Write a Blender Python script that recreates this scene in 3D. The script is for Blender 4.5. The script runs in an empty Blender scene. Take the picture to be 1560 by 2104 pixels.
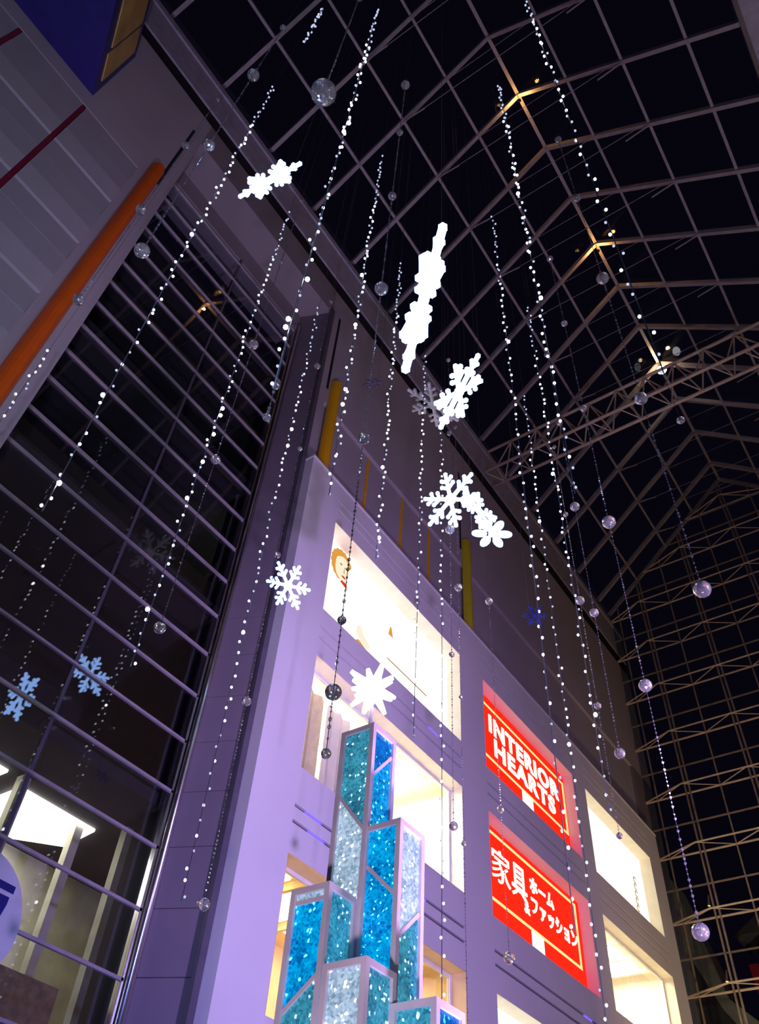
import bpy, math, random
from mathutils import Vector, Matrix
random.seed(7)
SC = bpy.context.scene
COL = SC.collection

STRINGS = [  # x, y, top z, bottom z, bulb spacing, label
    (-5.358, 2.113, 20.00, 6.81, 0.20, 'leftmost long white light string, hanging across the dark mullioned glass wall'),
    (-2.776, 2.167, 20.00, 6.71, 0.19, 'white light string from the top edge down to the right end of the glass wall'),
    (-4.266, 4.513, 20.00, 8.75, 0.16, 'white light string ending on the lavender store corner below the yellow fin'),
    (-6.736, 4.371, 20.00, 7.17, 0.17, 'white light string before the glass wall, ending left of the lone low crystal ball'),
    (-7.589, 6.632, 20.00, 5.62, 0.19, 'long white light string running down the dark pier beside the lavender store front'),
    (-5.261, 6.766, 20.00, 10.17, 0.15, 'short white light string left of the long edge-on snowflake, ending at the poster window'),
    (-6.101, 9.164, 20.00, 8.77, 0.20, 'white light string right under the tip of the long edge-on snowflake'),
    (-6.286, 10.303, 20.00, 5.49, 0.24, 'long white light string behind the stacked lit snowflakes, ending above the lowest blue prism'),
    (-1.463, 4.608, 20.00, 7.16, 0.16, 'white light string starting beside the amber-lit roof ridge joint'),
    (-3.262, 9.317, 20.00, 6.88, 0.20, 'long white light string ending at the upper corner of the far cream window'),
    (-2.874, 6.873, 20.00, 4.56, 0.21, 'long white light string passing over the right edge of both red signs'),
    (-4.537, 11.536, 20.00, 5.33, 0.22, 'lowest-reaching white light string, between the red signs and the far cream windows'),
    (-0.334, 3.487, 20.00, 6.60, 0.26, 'rightmost light string, widely spaced bulbs, under the glass roof'),
    (-8.703, 2.291, 12.80, 10.13, 0.16, 'short light string at the left picture edge over the orange fin'),
    (-3.659, 1.558, 20.00, 17.16, 0.12, 'short faint bluish light string hanging at the top edge of the view'),
]
GARLANDS = [  # x, y, [(ball z, ball radius)], label
    (-4.530, 1.395, [(20.00, 0.067), (16.54, 0.103), (13.03, 0.081), (9.70, 0.084)], 'garland of four crystal balls ending in front of the orange fin and glass wall'),
    (-2.961, 1.803, [(20.00, 0.082), (13.53, 0.176)], 'garland ending in the largest crystal ball near the top of the view'),
    (-3.071, 3.599, [(20.00, 0.093), (16.98, 0.061), (13.99, 0.065), (10.98, 0.086), (7.89, 0.058), (5.62, 0.022), (4.97, 0.059), (4.49, 0.021)], 'long crystal garland hanging in front of the poster window, with a dark mirror ball'),
    (-6.352, 4.317, [(20.00, 0.054), (16.88, 0.047), (13.69, 0.086), (10.55, 0.071), (7.48, 0.071)], 'crystal garland over the right half of the glass wall, ending in one ball'),
    (-2.285, 8.562, [(20.00, 0.078), (16.95, 0.068), (13.90, 0.062), (10.90, 0.102), (7.91, 0.083), (5.00, 0.085)], 'long crystal garland before the end wall trusses, its last ball near the lower right corner'),
    (-0.951, 6.267, [(20.00, 0.074), (16.75, 0.072), (13.53, 0.096), (10.26, 0.082), (7.06, 0.084)], 'crystal garland with the large ball hanging rightmost before the end wall'),
    (-3.486, 10.827, [(20.00, 0.083), (17.04, 0.073), (14.16, 0.097), (11.35, 0.082), (8.56, 0.084)], 'crystal garland ending just above the far cream window'),
    (-4.046, 11.827, [(17.64, 0.050), (15.20, 0.060), (12.67, 0.091), (10.21, 0.066), (7.85, 0.050)], 'crystal garland whose last dark ball hangs before the far cream window'),
    (-5.684, 9.634, [(20.00, 0.059), (16.84, 0.062), (13.63, 0.103), (10.48, 0.051), (7.40, 0.065)], 'crystal garland behind the stacked lit snowflakes with dark balls against the store windows'),
    (-6.214, 10.846, [(18.88, 0.047), (13.27, 0.084), (10.55, 0.042), (7.80, 0.046), (5.26, 0.028)], 'crystal garland hanging along the pier left of the red signs'),
    (-6.589, 12.917, [(14.67, 0.090), (9.46, 0.067), (6.86, 0.097)], 'crystal garland hanging over the left part of the red signs'),
    (-7.268, 6.684, [(20.00, 0.057), (17.04, 0.070), (14.07, 0.052), (11.17, 0.056), (8.27, 0.068), (5.49, 0.075)], 'long crystal garland along the left corner of the lavender store front'),
    (-6.514, 1.662, [(20.00, 0.048), (17.11, 0.074), (14.10, 0.085), (11.13, 0.076)], 'crystal garland of four balls running along the orange fin'),
    (-0.579, 5.972, [(9.17, 0.045)], 'single small crystal ball hanging under the bright ridge floodlight'),
    (-3.145, 2.472, [(7.40, 0.015), (6.94, 0.022)], 'single small pale crystal ball left of the dark pier'),
]
FLAKES = [  # centre, radius, in-plane axis u, in-plane axis v, kind, label
    ((-4.012, 2.149, 12.703), 0.455, (0.936, 0.175, 0.305), (-0.351, 0.489, 0.799), 'lit', 'white lit snowflake seen from the side in front of the eave beam'),
    ((-1.797, 2.659, 7.821), 0.581, (0.673, -0.590, 0.446), (-0.142, 0.489, 0.861), 'lit', 'largest white lit snowflake, seen edge-on as a long bright bar'),
    ((-2.881, 5.148, 10.527), 0.507, (0.784, -0.394, 0.480), (-0.009, 0.766, 0.643), 'lit', 'tilted lit snowflake below the edge-on one, in front of a grey unlit snowflake'),
    ((-5.142, 8.739, 13.323), 0.606, (0.849, -0.171, 0.500), (0.526, 0.191, -0.829), 'lit', 'upper lit snowflake of the chained pair, with round-tipped arms'),
    ((-4.304, 8.265, 12.048), 0.481, (0.190, 0.807, -0.560), (-0.622, 0.540, 0.567), 'lit', 'narrow tilted lit snowflake linking two other bright snowflakes'),
    ((-4.146, 8.366, 11.488), 0.330, (0.858, 0.508, -0.070), (-0.508, 0.861, 0.013), 'petal', 'small lit snowflake with six broad petals, lowest of the chained ones'),
    ((-8.560, 8.312, 12.409), 0.477, (-0.016, 0.786, -0.618), (-0.996, 0.038, 0.075), 'lit', 'lit snowflake facing the view in front of the lavender store corner'),
    ((-6.358, 9.989, 18.943), 0.722, (0.493, 0.820, -0.292), (-0.743, 0.571, 0.349), 'grey', 'large unlit grey snowflake in front of the upper wall'),
    ((-5.995, 7.095, 15.838), 0.202, (0.893, 0.417, 0.168), (-0.445, 0.765, 0.465), 'dark', 'small dark snowflake hanging in front of the purple upper wall'),
    ((-5.030, 11.834, 12.720), 0.232, (0.895, 0.441, -0.065), (-0.430, 0.813, -0.393), 'blue', 'small dark blue snowflake above the upper red sign'),
]
CAM_ROT = ((0.825014, 0.388489, 0.410399), (0.562260, -0.637169, -0.527143), (0.056704, 0.665652, -0.744105))
CAM_LENS = 38.936

# ------------------------------------------------------------------ camera, world, lights, exposure
cam_d = bpy.data.cameras.new('camera')
cam = bpy.data.objects.new('camera', cam_d)
COL.objects.link(cam)
m4 = Matrix(CAM_ROT).to_4x4()
m4.translation = Vector((0, 0, 1.6))
cam.matrix_world = m4
cam_d.sensor_fit = 'HORIZONTAL'
cam_d.sensor_width = 36.0
cam_d.lens = CAM_LENS
cam_d.clip_start = 0.05
cam_d.clip_end = 300
SC.camera = cam

world = bpy.data.worlds.new('night_sky')
SC.world = world
world.use_nodes = True
bg = world.node_tree.nodes['Background']
bg.inputs[0].default_value = (0.30, 0.24, 0.62, 1)
bg.inputs[1].default_value = 0.010

SC.view_settings.view_transform = 'Standard'
SC.view_settings.look = 'None'
SC.view_settings.gamma = 1.0
SC.view_settings.exposure = 0.0
SC.view_settings.use_curve_mapping = False


def spot(name, loc, target, color, watts, deg, blend=0.8, radius=0.25):
    l = bpy.data.lights.new(name, 'SPOT')
    l.color = color
    l.energy = watts
    l.spot_size = math.radians(deg)
    l.spot_blend = blend
    l.shadow_soft_size = radius
    o = bpy.data.objects.new(name, l)
    COL.objects.link(o)
    o.location = loc
    o.rotation_euler = (Vector(target) - Vector(loc)).to_track_quat('-Z', 'Y').to_euler()
    return o


# unseen floodlights assumed for the wall tints; fill spots for roof, tower, street added
spot('violet_floodlight', (4.8, 6.0, 4.0), (-10, 14.0, 9.5), (0.57, 0.38, 1.0), 9400, 70, 1.0)
spot('blue_floodlight', (-4.5, 2.0, 0.6), (-10.8, 8.8, 3.6), (0.20, 0.26, 1.0), 1500, 70, 1.0)
spot('lilac_floodlight', (-1.0, 6.0, 0.6), (-10.4, 10.5, 25.0), (0.74, 0.46, 0.92), 4600, 62, 1.0)
spot('left_wash_floodlight', (0.5, -1.0, 0.6), (-10.4, 1.0, 21.0), (0.70, 0.66, 1.0), 4200, 60, 1.0)
spot('roof_fill_spot', (1.5, 9.0, 0.6), (-1.0, 12.0, 38.0), (0.80, 0.70, 0.95), 4200, 62, 1.0)  # unseen spot added to lift the dark roof steel
spot('end_wall_floodlight', (-3.0, 25.5, 0.6), (-8.0, 34.0, 14.0), (1.0, 0.68, 0.34), 3400, 80, 1.0)
spot('gallery_warm_floodlight', (4.0, 26.0, 3.0), (-10, 29.0, 11.0), (1.0, 0.82, 0.66), 450, 65, 1.0)
spot('tower_fill_spot', (-1.4, 0.9, 0.5), (-4.1, 5.4, 4.4), (0.86, 0.70, 0.92), 1300, 50, 1.0)  # added fill for the prism frames, no fixture behind it
spot('street_fill_spot', (-4.0, 36.2, 4.0), (-10.2, 38.0, 15.5), (1.0, 0.92, 0.70), 1300, 60, 1.0)  # added fill outside the end glass to brighten the stair tower


# ------------------------------------------------------------------ materials
MATS = {}


def _nt(name):
    m = bpy.data.materials.new(name)
    m.use_nodes = True
    nt = m.node_tree
    nt.nodes.clear()
    out = nt.nodes.new('ShaderNodeOutputMaterial')
    MATS[name] = m
    return m, nt, out


def paint(name, c, rough=0.6, metal=0.0, var=0.12, scale=3.0, bump=0.0, spec=0.3):
    m, nt, out = _nt(name)
    b = nt.nodes.new('ShaderNodeBsdfPrincipled')
    tc = nt.nodes.new('ShaderNodeTexCoord')
    n = nt.nodes.new('ShaderNodeTexNoise')
    n.inputs['Scale'].default_value = scale
    n.inputs['Detail'].default_value = 4
    r = nt.nodes.new('ShaderNodeValToRGB')
    r.color_ramp.elements[0].position = 0.3
    r.color_ramp.elements[1].position = 0.7
    r.color_ramp.elements[0].color = tuple(x * (1 - var) for x in c) + (1,)
    r.color_ramp.elements[1].color = tuple(min(1, x * (1 + var)) for x in c) + (1,)
    nt.links.new(tc.outputs['Object'], n.inputs['Vector'])
    nt.links.new(n.outputs['Fac'], r.inputs['Fac'])
    nt.links.new(r.outputs['Color'], b.inputs['Base Color'])
    b.inputs['Roughness'].default_value = rough
    b.inputs['Metallic'].default_value = metal
    b.inputs['Specular IOR Level'].default_value = spec
    if bump:
        bp = nt.nodes.new('ShaderNodeBump')
        bp.inputs['Strength'].default_value = bump
        bp.inputs['Distance'].default_value = 0.02
        nt.links.new(n.outputs['Fac'], bp.inputs['Height'])
        nt.links.new(bp.outputs['Normal'], b.inputs['Normal'])
    nt.links.new(b.outputs[0], out.inputs[0])
    return m


def glow(name, c, s, sample=True):
    m, nt, out = _nt(name)
    e = nt.nodes.new('ShaderNodeEmission')
    e.inputs[0].default_value = tuple(c) + (1,)
    e.inputs[1].default_value = s
    nt.links.new(e.outputs[0], out.inputs[0])
    if not sample:
        m.cycles.emission_sampling = 'NONE'
    return m


def glass(name, tint, ior, rough=0.0, gloss=(1, 1, 1)):
    m, nt, out = _nt(name)
    t = nt.nodes.new('ShaderNodeBsdfTransparent')
    t.inputs[0].default_value = tuple(tint) + (1,)
    g = nt.nodes.new('ShaderNodeBsdfGlossy')
    g.inputs['Color'].default_value = tuple(gloss) + (1,)
    g.inputs['Roughness'].default_value = rough
    lw = nt.nodes.new('ShaderNodeLayerWeight')
    lw.inputs['Blend'].default_value = 0.5
    pw = nt.nodes.new('ShaderNodeMath')
    pw.operation = 'POWER'
    pw.inputs[1].default_value = 5.0
    fr = nt.nodes.new('ShaderNodeMath')
    fr.operation = 'MULTIPLY_ADD'
    r0 = ((ior - 1) / (ior + 1)) ** 2
    fr.inputs[1].default_value = (1 - r0) * 0.6
    fr.inputs[2].default_value = r0
    nt.links.new(lw.outputs['Facing'], pw.inputs[0])
    nt.links.new(pw.outputs[0], fr.inputs[0])
    mx = nt.nodes.new('ShaderNodeMixShader')
    nt.links.new(fr.outputs[0], mx.inputs[0])
    nt.links.new(t.outputs[0], mx.inputs[1])
    nt.links.new(g.outputs[0], mx.inputs[2])
    nt.links.new(mx.outputs[0], out.inputs[0])
    return m


def crystal(name, c=(1, 1, 1), ior=1.55):
    m, nt, out = _nt(name)
    g = nt.nodes.new('ShaderNodeBsdfGlass')
    g.inputs['Color'].default_value = tuple(c) + (1,)
    g.inputs['Roughness'].default_value = 0.0
    g.inputs['IOR'].default_value = ior
    s = nt.nodes.new('ShaderNodeBsdfGlossy')
    s.inputs['Roughness'].default_value = 0.08
    d = nt.nodes.new('ShaderNodeBsdfDiffuse')
    d.inputs['Color'].default_value = (0.85, 0.85, 0.92, 1)
    m1 = nt.nodes.new('ShaderNodeMixShader')
    m1.inputs[0].default_value = 0.35
    m2 = nt.nodes.new('ShaderNodeMixShader')
    m2.inputs[0].default_value = 0.09
    nt.links.new(g.outputs[0], m1.inputs[1])
    nt.links.new(s.outputs[0], m1.inputs[2])
    nt.links.new(m1.outputs[0], m2.inputs[1])
    nt.links.new(d.outputs[0], m2.inputs[2])
    nt.links.new(m2.outputs[0], out.inputs[0])
    return m


def glitter(name, dark, light, glint, strength):
    """back-lit glitter film: every flake its own tone, a few flakes sparkle"""
    m, nt, out = _nt(name)
    tc = nt.nodes.new('ShaderNodeTexCoord')
    v = nt.nodes.new('ShaderNodeTexVoronoi')
    v.inputs['Scale'].default_value = 46
    n = nt.nodes.new('ShaderNodeTexNoise')
    n.inputs['Scale'].default_value = 5.0
    n.inputs['Detail'].default_value = 3
    sep = nt.nodes.new('ShaderNodeSeparateColor')
    r1 = nt.nodes.new('ShaderNodeValToRGB')
    r1.color_ramp.elements[0].position = 0.15
    r1.color_ramp.elements[1].position = 0.9
    r1.color_ramp.elements[0].color = tuple(dark) + (1,)
    r1.color_ramp.elements[1].color = tuple(light) + (1,)
    mix = nt.nodes.new('ShaderNodeMath')
    mix.operation = 'MULTIPLY_ADD'
    mix.inputs[1].default_value = 0.55
    half = nt.nodes.new('ShaderNodeMath')
    half.operation = 'MULTIPLY_ADD'
    half.inputs[1].default_value = 0.9
    half.inputs[2].default_value = -0.2
    gl = nt.nodes.new('ShaderNodeMath')
    gl.operation = 'GREATER_THAN'
    gl.inputs[1].default_value = 0.955
    cm = nt.nodes.new('ShaderNodeMix')
    cm.data_type = 'RGBA'
    cm.inputs[7].default_value = tuple(glint) + (1,)
    for a in (v, n):
        nt.links.new(tc.outputs['Object'], a.inputs['Vector'])
    nt.links.new(v.outputs['Color'], sep.inputs[0])
    nt.links.new(n.outputs['Fac'], half.inputs[0])
    nt.links.new(sep.outputs[0], mix.inputs[0])
    nt.links.new(half.outputs[0], mix.inputs[2])
    nt.links.new(mix.outputs[0], r1.inputs['Fac'])
    nt.links.new(sep.outputs[1], gl.inputs[0])
    nt.links.new(gl.outputs[0], cm.inputs[0])
    nt.links.new(r1.outputs['Color'], cm.inputs[6])
    b = nt.nodes.new('ShaderNodeBsdfPrincipled')
    nt.links.new(cm.outputs[2], b.inputs['Base Color'])
    b.inputs['Metallic'].default_value = 0.6
    b.inputs['Roughness'].default_value = 0.3
    nt.links.new(cm.outputs[2], b.inputs['Emission Color'])
    b.inputs['Emission Strength'].default_value = strength
    nt.links.new(b.outputs[0], out.inputs[0])
    return m


paint('stone_floor', (0.22, 0.20, 0.19), 0.45, var=0.2, scale=1.5)
paint('white_render', (0.74, 0.72, 0.76), 0.75, var=0.03, scale=0.6)
paint('grey_render', (0.42, 0.39, 0.43), 0.8, var=0.05, scale=0.5)
paint('upper_render', (0.40, 0.36, 0.40), 0.8, var=0.05, scale=0.4)
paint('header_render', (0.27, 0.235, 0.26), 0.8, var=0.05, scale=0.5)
paint('dark_render', (0.20, 0.17, 0.20), 0.8, var=0.08, scale=0.5)
paint('siding_grey', (0.34, 0.33, 0.36), 0.6, var=0.06, scale=0.8)
paint('siding_pale', (0.40, 0.39, 0.42), 0.6, var=0.06, scale=0.8)
paint('red_trim', (0.22, 0.015, 0.04), 0.5)
paint('gap_dark', (0.012, 0.010, 0.016), 0.9)
paint('pier_panel', (0.20, 0.17, 0.21), 0.5, var=0.05, scale=0.8)
paint('mullion_grey', (0.42, 0.38, 0.42), 0.4, metal=0.3)
paint('frame_dark', (0.10, 0.09, 0.12), 0.5)
paint('steel_bright', (0.75, 0.72, 0.70), 0.22, metal=1.0)
paint('roof_steel', (0.36, 0.32, 0.35), 0.6)
paint('eave_steel', (0.36, 0.34, 0.42), 0.6)
paint('truss_paint', (0.62, 0.50, 0.40), 0.5)
paint('post_paint', (0.30, 0.24, 0.20), 0.6)
paint('orange_fin', (0.80, 0.13, 0.01), 0.45, var=0.05)
paint('yellow_fin', (0.82, 0.42, 0.01), 0.45, var=0.05)
paint('lime_fin', (0.50, 0.46, 0.02), 0.45, var=0.05)
paint('navy_panel', (0.030, 0.022, 0.19), 0.4)
paint('gold_panel', (0.62, 0.42, 0.12), 0.45, var=0.25, scale=1.2)
paint('cream_wall', (0.86, 0.80, 0.66), 0.8, var=0.05)
paint('warm_wall', (0.85, 0.68, 0.38), 0.8, var=0.06)
paint('beige_cloth', (0.62, 0.50, 0.30), 0.9, var=0.2, scale=6)
paint('linen_cloth', (0.74, 0.64, 0.46), 0.9, var=0.1, scale=6)
paint('white_cloth', (0.85, 0.82, 0.74), 0.9, var=0.05)
paint('timber', (0.34, 0.22, 0.10), 0.6, var=0.3, scale=8)
paint('foliage', (0.10, 0.17, 0.07), 0.7, var=0.4, scale=20)
glow('skin_print', (1.0, 0.80, 0.60), 1.1)
glow('hair_print', (0.85, 0.38, 0.07), 0.9)
glow('red_print', (0.85, 0.05, 0.02), 0.9)
glow('ink_brown', (0.40, 0.24, 0.08), 0.8)
paint('ink_blue', (0.02, 0.02, 0.22), 0.6)
paint('sign_white', (0.72, 0.72, 0.80), 0.5, var=0.02)
paint('wire_dark', (0.16, 0.16, 0.20), 0.4, metal=0.6)
paint('prism_frame', (0.62, 0.55, 0.64), 0.5)
paint('frost_grey', (0.55, 0.55, 0.60), 0.4)
paint('flake_dark', (0.04, 0.03, 0.07), 0.5)
paint('flake_blue', (0.015, 0.03, 0.22), 0.4)
paint('lamp_black', (0.03, 0.03, 0.035), 0.5)
paint('outside_panel', (0.42, 0.43, 0.34), 0.8, var=0.15)
paint('outside_dark', (0.09, 0.085, 0.085), 0.8, var=0.15)
paint('outside_red', (0.40, 0.02, 0.04), 0.7)
paint('interior_dark', (0.05, 0.045, 0.045), 0.9)
paint('interior_beige', (0.62, 0.58, 0.42), 0.8, var=0.2, scale=2)
paint('white_enamel', (0.85, 0.85, 0.86), 0.4, var=0.02)
glass('dark_glass', (0.80, 0.82, 0.86), 1.62)
glass('roof_glass', (0.75, 0.76, 0.80), 1.02, 0.05)
glass('clear_glass', (0.97, 0.97, 0.96), 1.25)
crystal('crystal_glass')
crystal('bead_glass', (0.86, 0.88, 1.0), 1.6)
glow('bulb_white', (0.80, 0.87, 1.0), 3.4, False)
glow('bulb_dim', (0.62, 0.70, 1.0), 0.95, False)
glow('bulb_bright', (0.86, 0.90, 1.0), 14.0, False)
glow('flake_light', (0.30, 0.50, 1.0), 7.0)
glow('star_light', (0.80, 0.86, 1.0), 6.0)
glow('board_white', (1.0, 0.94, 0.80), 2.1)
glow('board_cream', (1.0, 0.90, 0.68), 1.7)
glow('ceiling_light', (1.0, 0.93, 0.78), 26.0)
glow('ceiling_warm', (1.0, 0.83, 0.52), 7.0)
glow('office_light', (1.0, 0.97, 0.84), 8.0)
paint('toy_skin', (0.90, 0.60, 0.42), 0.8)
paint('toy_red', (0.75, 0.05, 0.04), 0.7)
glow('sign_red', (1.0, 0.014, 0.005), 1.8)
glow('sign_text', (1.0, 0.93, 0.72), 1.5)
glow('sign_line', (1.0, 0.70, 0.28), 1.25)
glow('lamp_flood', (0.95, 0.97, 1.0), 12.0, False)
glow('lamp_amber', (1.0, 0.60, 0.14), 1.6, False)
glow('blue_led', (0.10, 0.06, 1.0), 3.0, False)
glow('globe_lamp', (1.0, 0.93, 0.75), 5.0)
glitter('glitter_cyan', (0.0, 0.055, 0.25), (0.0, 0.36, 0.68), (0.25, 0.95, 1.0), 1.18)
glitter('glitter_teal', (0.01, 0.09, 0.16), (0.05, 0.34, 0.46), (0.7, 1.0, 1.0), 0.97)
glitter('glitter_silver', (0.12, 0.20, 0.28), (0.42, 0.56, 0.70), (1.6, 1.7, 1.9), 1.13)
glitter('glitter_blue', (0.0, 0.03, 0.18), (0.0, 0.16, 0.46), (0.05, 0.6, 0.9), 1.09)


# ------------------------------------------------------------------ mesh helpers
BASE = {}


def link(o, parent=None):
    COL.objects.link(o)
    if parent is not None:
        o.parent = parent
    return o


def tag(o, label=None, cat=None, group=None, kind=None):
    if label:
        o['label'] = label
    if cat:
        o['category'] = cat
    if group:
        o['group'] = group
    if kind:
        o['kind'] = kind
    return o


def thing(name, loc, label=None, cat=None, group=None, kind=None):
    o = bpy.data.objects.new(name, None)
    o.empty_display_size = 0.2
    o.location = loc
    link(o)
    BASE[o.name] = Vector(loc)
    return tag(o, label, cat, group, kind)


class MB:
    def __init__(s):
        s.v = []
        s.f = []

    def add(s, vs, fs):
        k = len(s.v)
        s.v += [Vector(v) for v in vs]
        s.f += [[i + k for i in f] for f in fs]
        return s

    def box(s, x0, x1, y0, y1, z0, z1):
        return s.add([(x0, y0, z0), (x1, y0, z0), (x1, y1, z0), (x0, y1, z0),
                      (x0, y0, z1), (x1, y0, z1), (x1, y1, z1), (x0, y1, z1)],
                     [(3, 2, 1, 0), (4, 5, 6, 7), (0, 1, 5, 4), (1, 2, 6, 5), (2, 3, 7, 6), (3, 0, 4, 7)])

    def beam(s, p, q, w, h, up=(0, 0, 1)):
        p = Vector(p); q = Vector(q)
        d = (q - p).normalized()
        a = d.cross(Vector(up))
        if a.length < 1e-4:
            a = d.cross(Vector((1, 0, 0)))
        a.normalize()
        b = a.cross(d).normalized()
        a = a * (w / 2); b = b * (h / 2)
        vs = [p - a - b, p + a - b, p + a + b, p - a + b, q - a - b, q + a - b, q + a + b, q - a + b]
        return s.add(vs, [(3, 2, 1, 0), (4, 5, 6, 7), (0, 1, 5, 4), (1, 2, 6, 5), (2, 3, 7, 6), (3, 0, 4, 7)])

    def tube(s, p, q, r, n=6, r2=None):
        p = Vector(p); q = Vector(q)
        r2 = r if r2 is None else r2
        d = (q - p).normalized()
        a = d.orthogonal().normalized()
        b = d.cross(a)
        vs = []
        for c, rr in ((p, r), (q, r2)):
            for i in range(n):
                t = 2 * math.pi * i / n
                vs.append(c + (a * math.cos(t) + b * math.sin(t)) * rr)
        fs = [(i, (i + 1) % n, n + (i + 1) % n, n + i) for i in range(n)]
        fs += [tuple(reversed(range(n))), tuple(range(n, 2 * n))]
        return s.add(vs, fs)

    def prism(s, pts, off):
        """polygon pts extruded by the vector off"""
        n = len(pts)
        off = Vector(off)
        pts = [Vector(p) for p in pts]
        vs = pts + [p + off for p in pts]
        fs = [tuple(reversed(range(n))), tuple(range(n, 2 * n))]
        fs += [(i, (i + 1) % n, n + (i + 1) % n, n + i) for i in range(n)]
        return s.add(vs, fs)

    def ball(s, c, r, nu=8, nv=6, sz=1.0):
        c = Vector(c)
        vs = [c + Vector((0, 0, r * sz))]
        for j in range(1, nv):
            t = math.pi * j / nv
            for i in range(nu):
                a = 2 * math.pi * i / nu
                vs.append(c + Vector((r * math.sin(t) * math.cos(a), r * math.sin(t) * math.sin(a), r * sz * math.cos(t))))
        vs.append(c - Vector((0, 0, r * sz)))
        fs = [(0, 1 + i, 1 + (i + 1) % nu) for i in range(nu)]
        for j in range(nv - 2):
            for i in range(nu):
                a = 1 + j * nu + i; b = 1 + j * nu + (i + 1) % nu
                fs.append((a, a + nu, b + nu, b))
        k = 1 + (nv - 2) * nu
        fs += [(k + (i + 1) % nu, k + i, len(vs) - 1) for i in range(nu)]
        return s.add(vs, fs)

    def lathe(s, c, prof, n=16):
        c = Vector(c)
        vs = []
        for r, z in prof:
            for i in range(n):
                a = 2 * math.pi * i / n
                vs.append(c + Vector((r * math.cos(a), r * math.sin(a), z)))
        fs = []
        for j in range(len(prof) - 1):
            for i in range(n):
                fs.append((j * n + i, j * n + (i + 1) % n, (j + 1) * n + (i + 1) % n, (j + 1) * n + i))
        fs += [tuple(reversed(range(n))), tuple(range((len(prof) - 1) * n, len(prof) * n))]
        return s.add(vs, fs)

    def mesh(s, name, mat, base=(0, 0, 0), smooth=False):
        base = Vector(base)
        me = bpy.data.meshes.new(name)
        me.from_pydata([tuple(v - base) for v in s.v], [], s.f)
        me.update()
        me.materials.append(MATS[mat])
        if smooth:
            for p in me.polygons:
                p.use_smooth = True
        return me

    def build(s, name, mat, parent=None, smooth=False):
        """world coordinates in, one linked mesh object out"""
        if parent is not None:
            base = BASE[parent.name]
            o = bpy.data.objects.new(name, s.mesh(name, mat, base, smooth))
            link(o, parent)
            BASE[o.name] = base
        else:
            lo = Vector((sum(v.x for v in s.v) / len(s.v), sum(v.y for v in s.v) / len(s.v), min(v.z for v in s.v)))
            o = bpy.data.objects.new(name, s.mesh(name, mat, lo, smooth))
            o.location = lo
            link(o)
            BASE[o.name] = lo
        return o


def inst(name, me, parent, loc, scale=None):
    """child sharing a mesh, placed in world coordinates"""
    o = bpy.data.objects.new(name, me)
    link(o, parent)
    o.location = Vector(loc) - BASE[parent.name]
    if scale:
        o.scale = scale
    return o


def text_mesh(body, mat, width, height, bold=0.0, depth=0.02, spacing=1.0):
    """text in the y/z plane reading along +y and facing +x, fitted to width x height"""
    cu = bpy.data.curves.new('lettering', 'FONT')
    cu.body = body
    cu.offset = bold
    cu.space_character = spacing
    cu.extrude = 0.015
    cu.size = 1.0
    o = bpy.data.objects.new('lettering', cu)
    COL.objects.link(o)
    bpy.context.view_layer.update()
    dg = bpy.context.evaluated_depsgraph_get()
    me = bpy.data.meshes.new_from_object(o.evaluated_get(dg))
    bpy.data.objects.remove(o)
    xs = [v.co.x for v in me.vertices]; ys = [v.co.y for v in me.vertices]
    x0, x1, y0, y1 = min(xs), max(xs), min(ys), max(ys)
    for v in me.vertices:
        a = (v.co.x - x0) / (x1 - x0) * width
        b = (v.co.y - y0) / (y1 - y0) * height
        v.co = (depth + v.co.z, a, b)
    me.materials.clear()
    me.materials.append(MATS[mat])
    return me


# ------------------------------------------------------------------ the setting
MB().box(-17, 6, -14, 44, -0.2, 0).build('floor', 'stone_floor')['kind'] = 'structure'

WX = -10.4          # plane of the long left wall
FX = -10.0          # front of the white store facade
GX = -11.4          # recessed glass wall

# left wall: block left of the glass bay, header over the bay, upper wall over the store
wl = thing('wall_left', (WX, 10, 0), kind='structure')
MB().box(-10.9, WX, 2.0, 2.98, 0, 29.0).build('end_strip', 'grey_render', wl)
MB().box(-10.9, WX, -14, 2.0, 22.95, 29.0).build('plain_band', 'grey_render', wl)
MB().box(-10.9, -10.5, -14, 2.0, 0, 22.95).build('backing', 'gap_dark', wl)
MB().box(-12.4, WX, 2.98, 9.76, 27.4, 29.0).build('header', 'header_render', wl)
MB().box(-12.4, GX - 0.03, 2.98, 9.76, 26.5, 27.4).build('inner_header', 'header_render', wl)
MB().box(-11.6, WX, 9.76, 36.0, 22.5, 29.0).build('upper_panel', 'upper_render', wl)
MB().box(-11.6, WX - 0.12, 10.15, 33.7, 18.6, 22.5).build('lower_panel', 'upper_render', wl)
MB().box(-11.6, WX, 9.76, 10.15, 18.6, 22.5).build('corner_strip', 'upper_render', wl)
MB().box(-11.6, WX, 33.7, 36.0, 0, 22.5).build('far_strip', 'dark_render', wl)
# thin amber strips painted as fin reflections on the upper wall
for y in (12.68, 14.67, 16.35):
    MB().box(WX - 0.12, WX - 0.08, y - 0.05, y + 0.05, 19.0, 22.4).build('amber_reflection', 'yellow_fin', wl)
# dark strips painted for the shadow in the vertical gaps beside the fins
for y in (2.62, 10.16, 18.34):
    MB().box(WX, WX + 0.012, y - 0.05, y + 0.05, 23.2, 27.6).build('gap_shadow_strip', 'gap_dark', wl)
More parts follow.
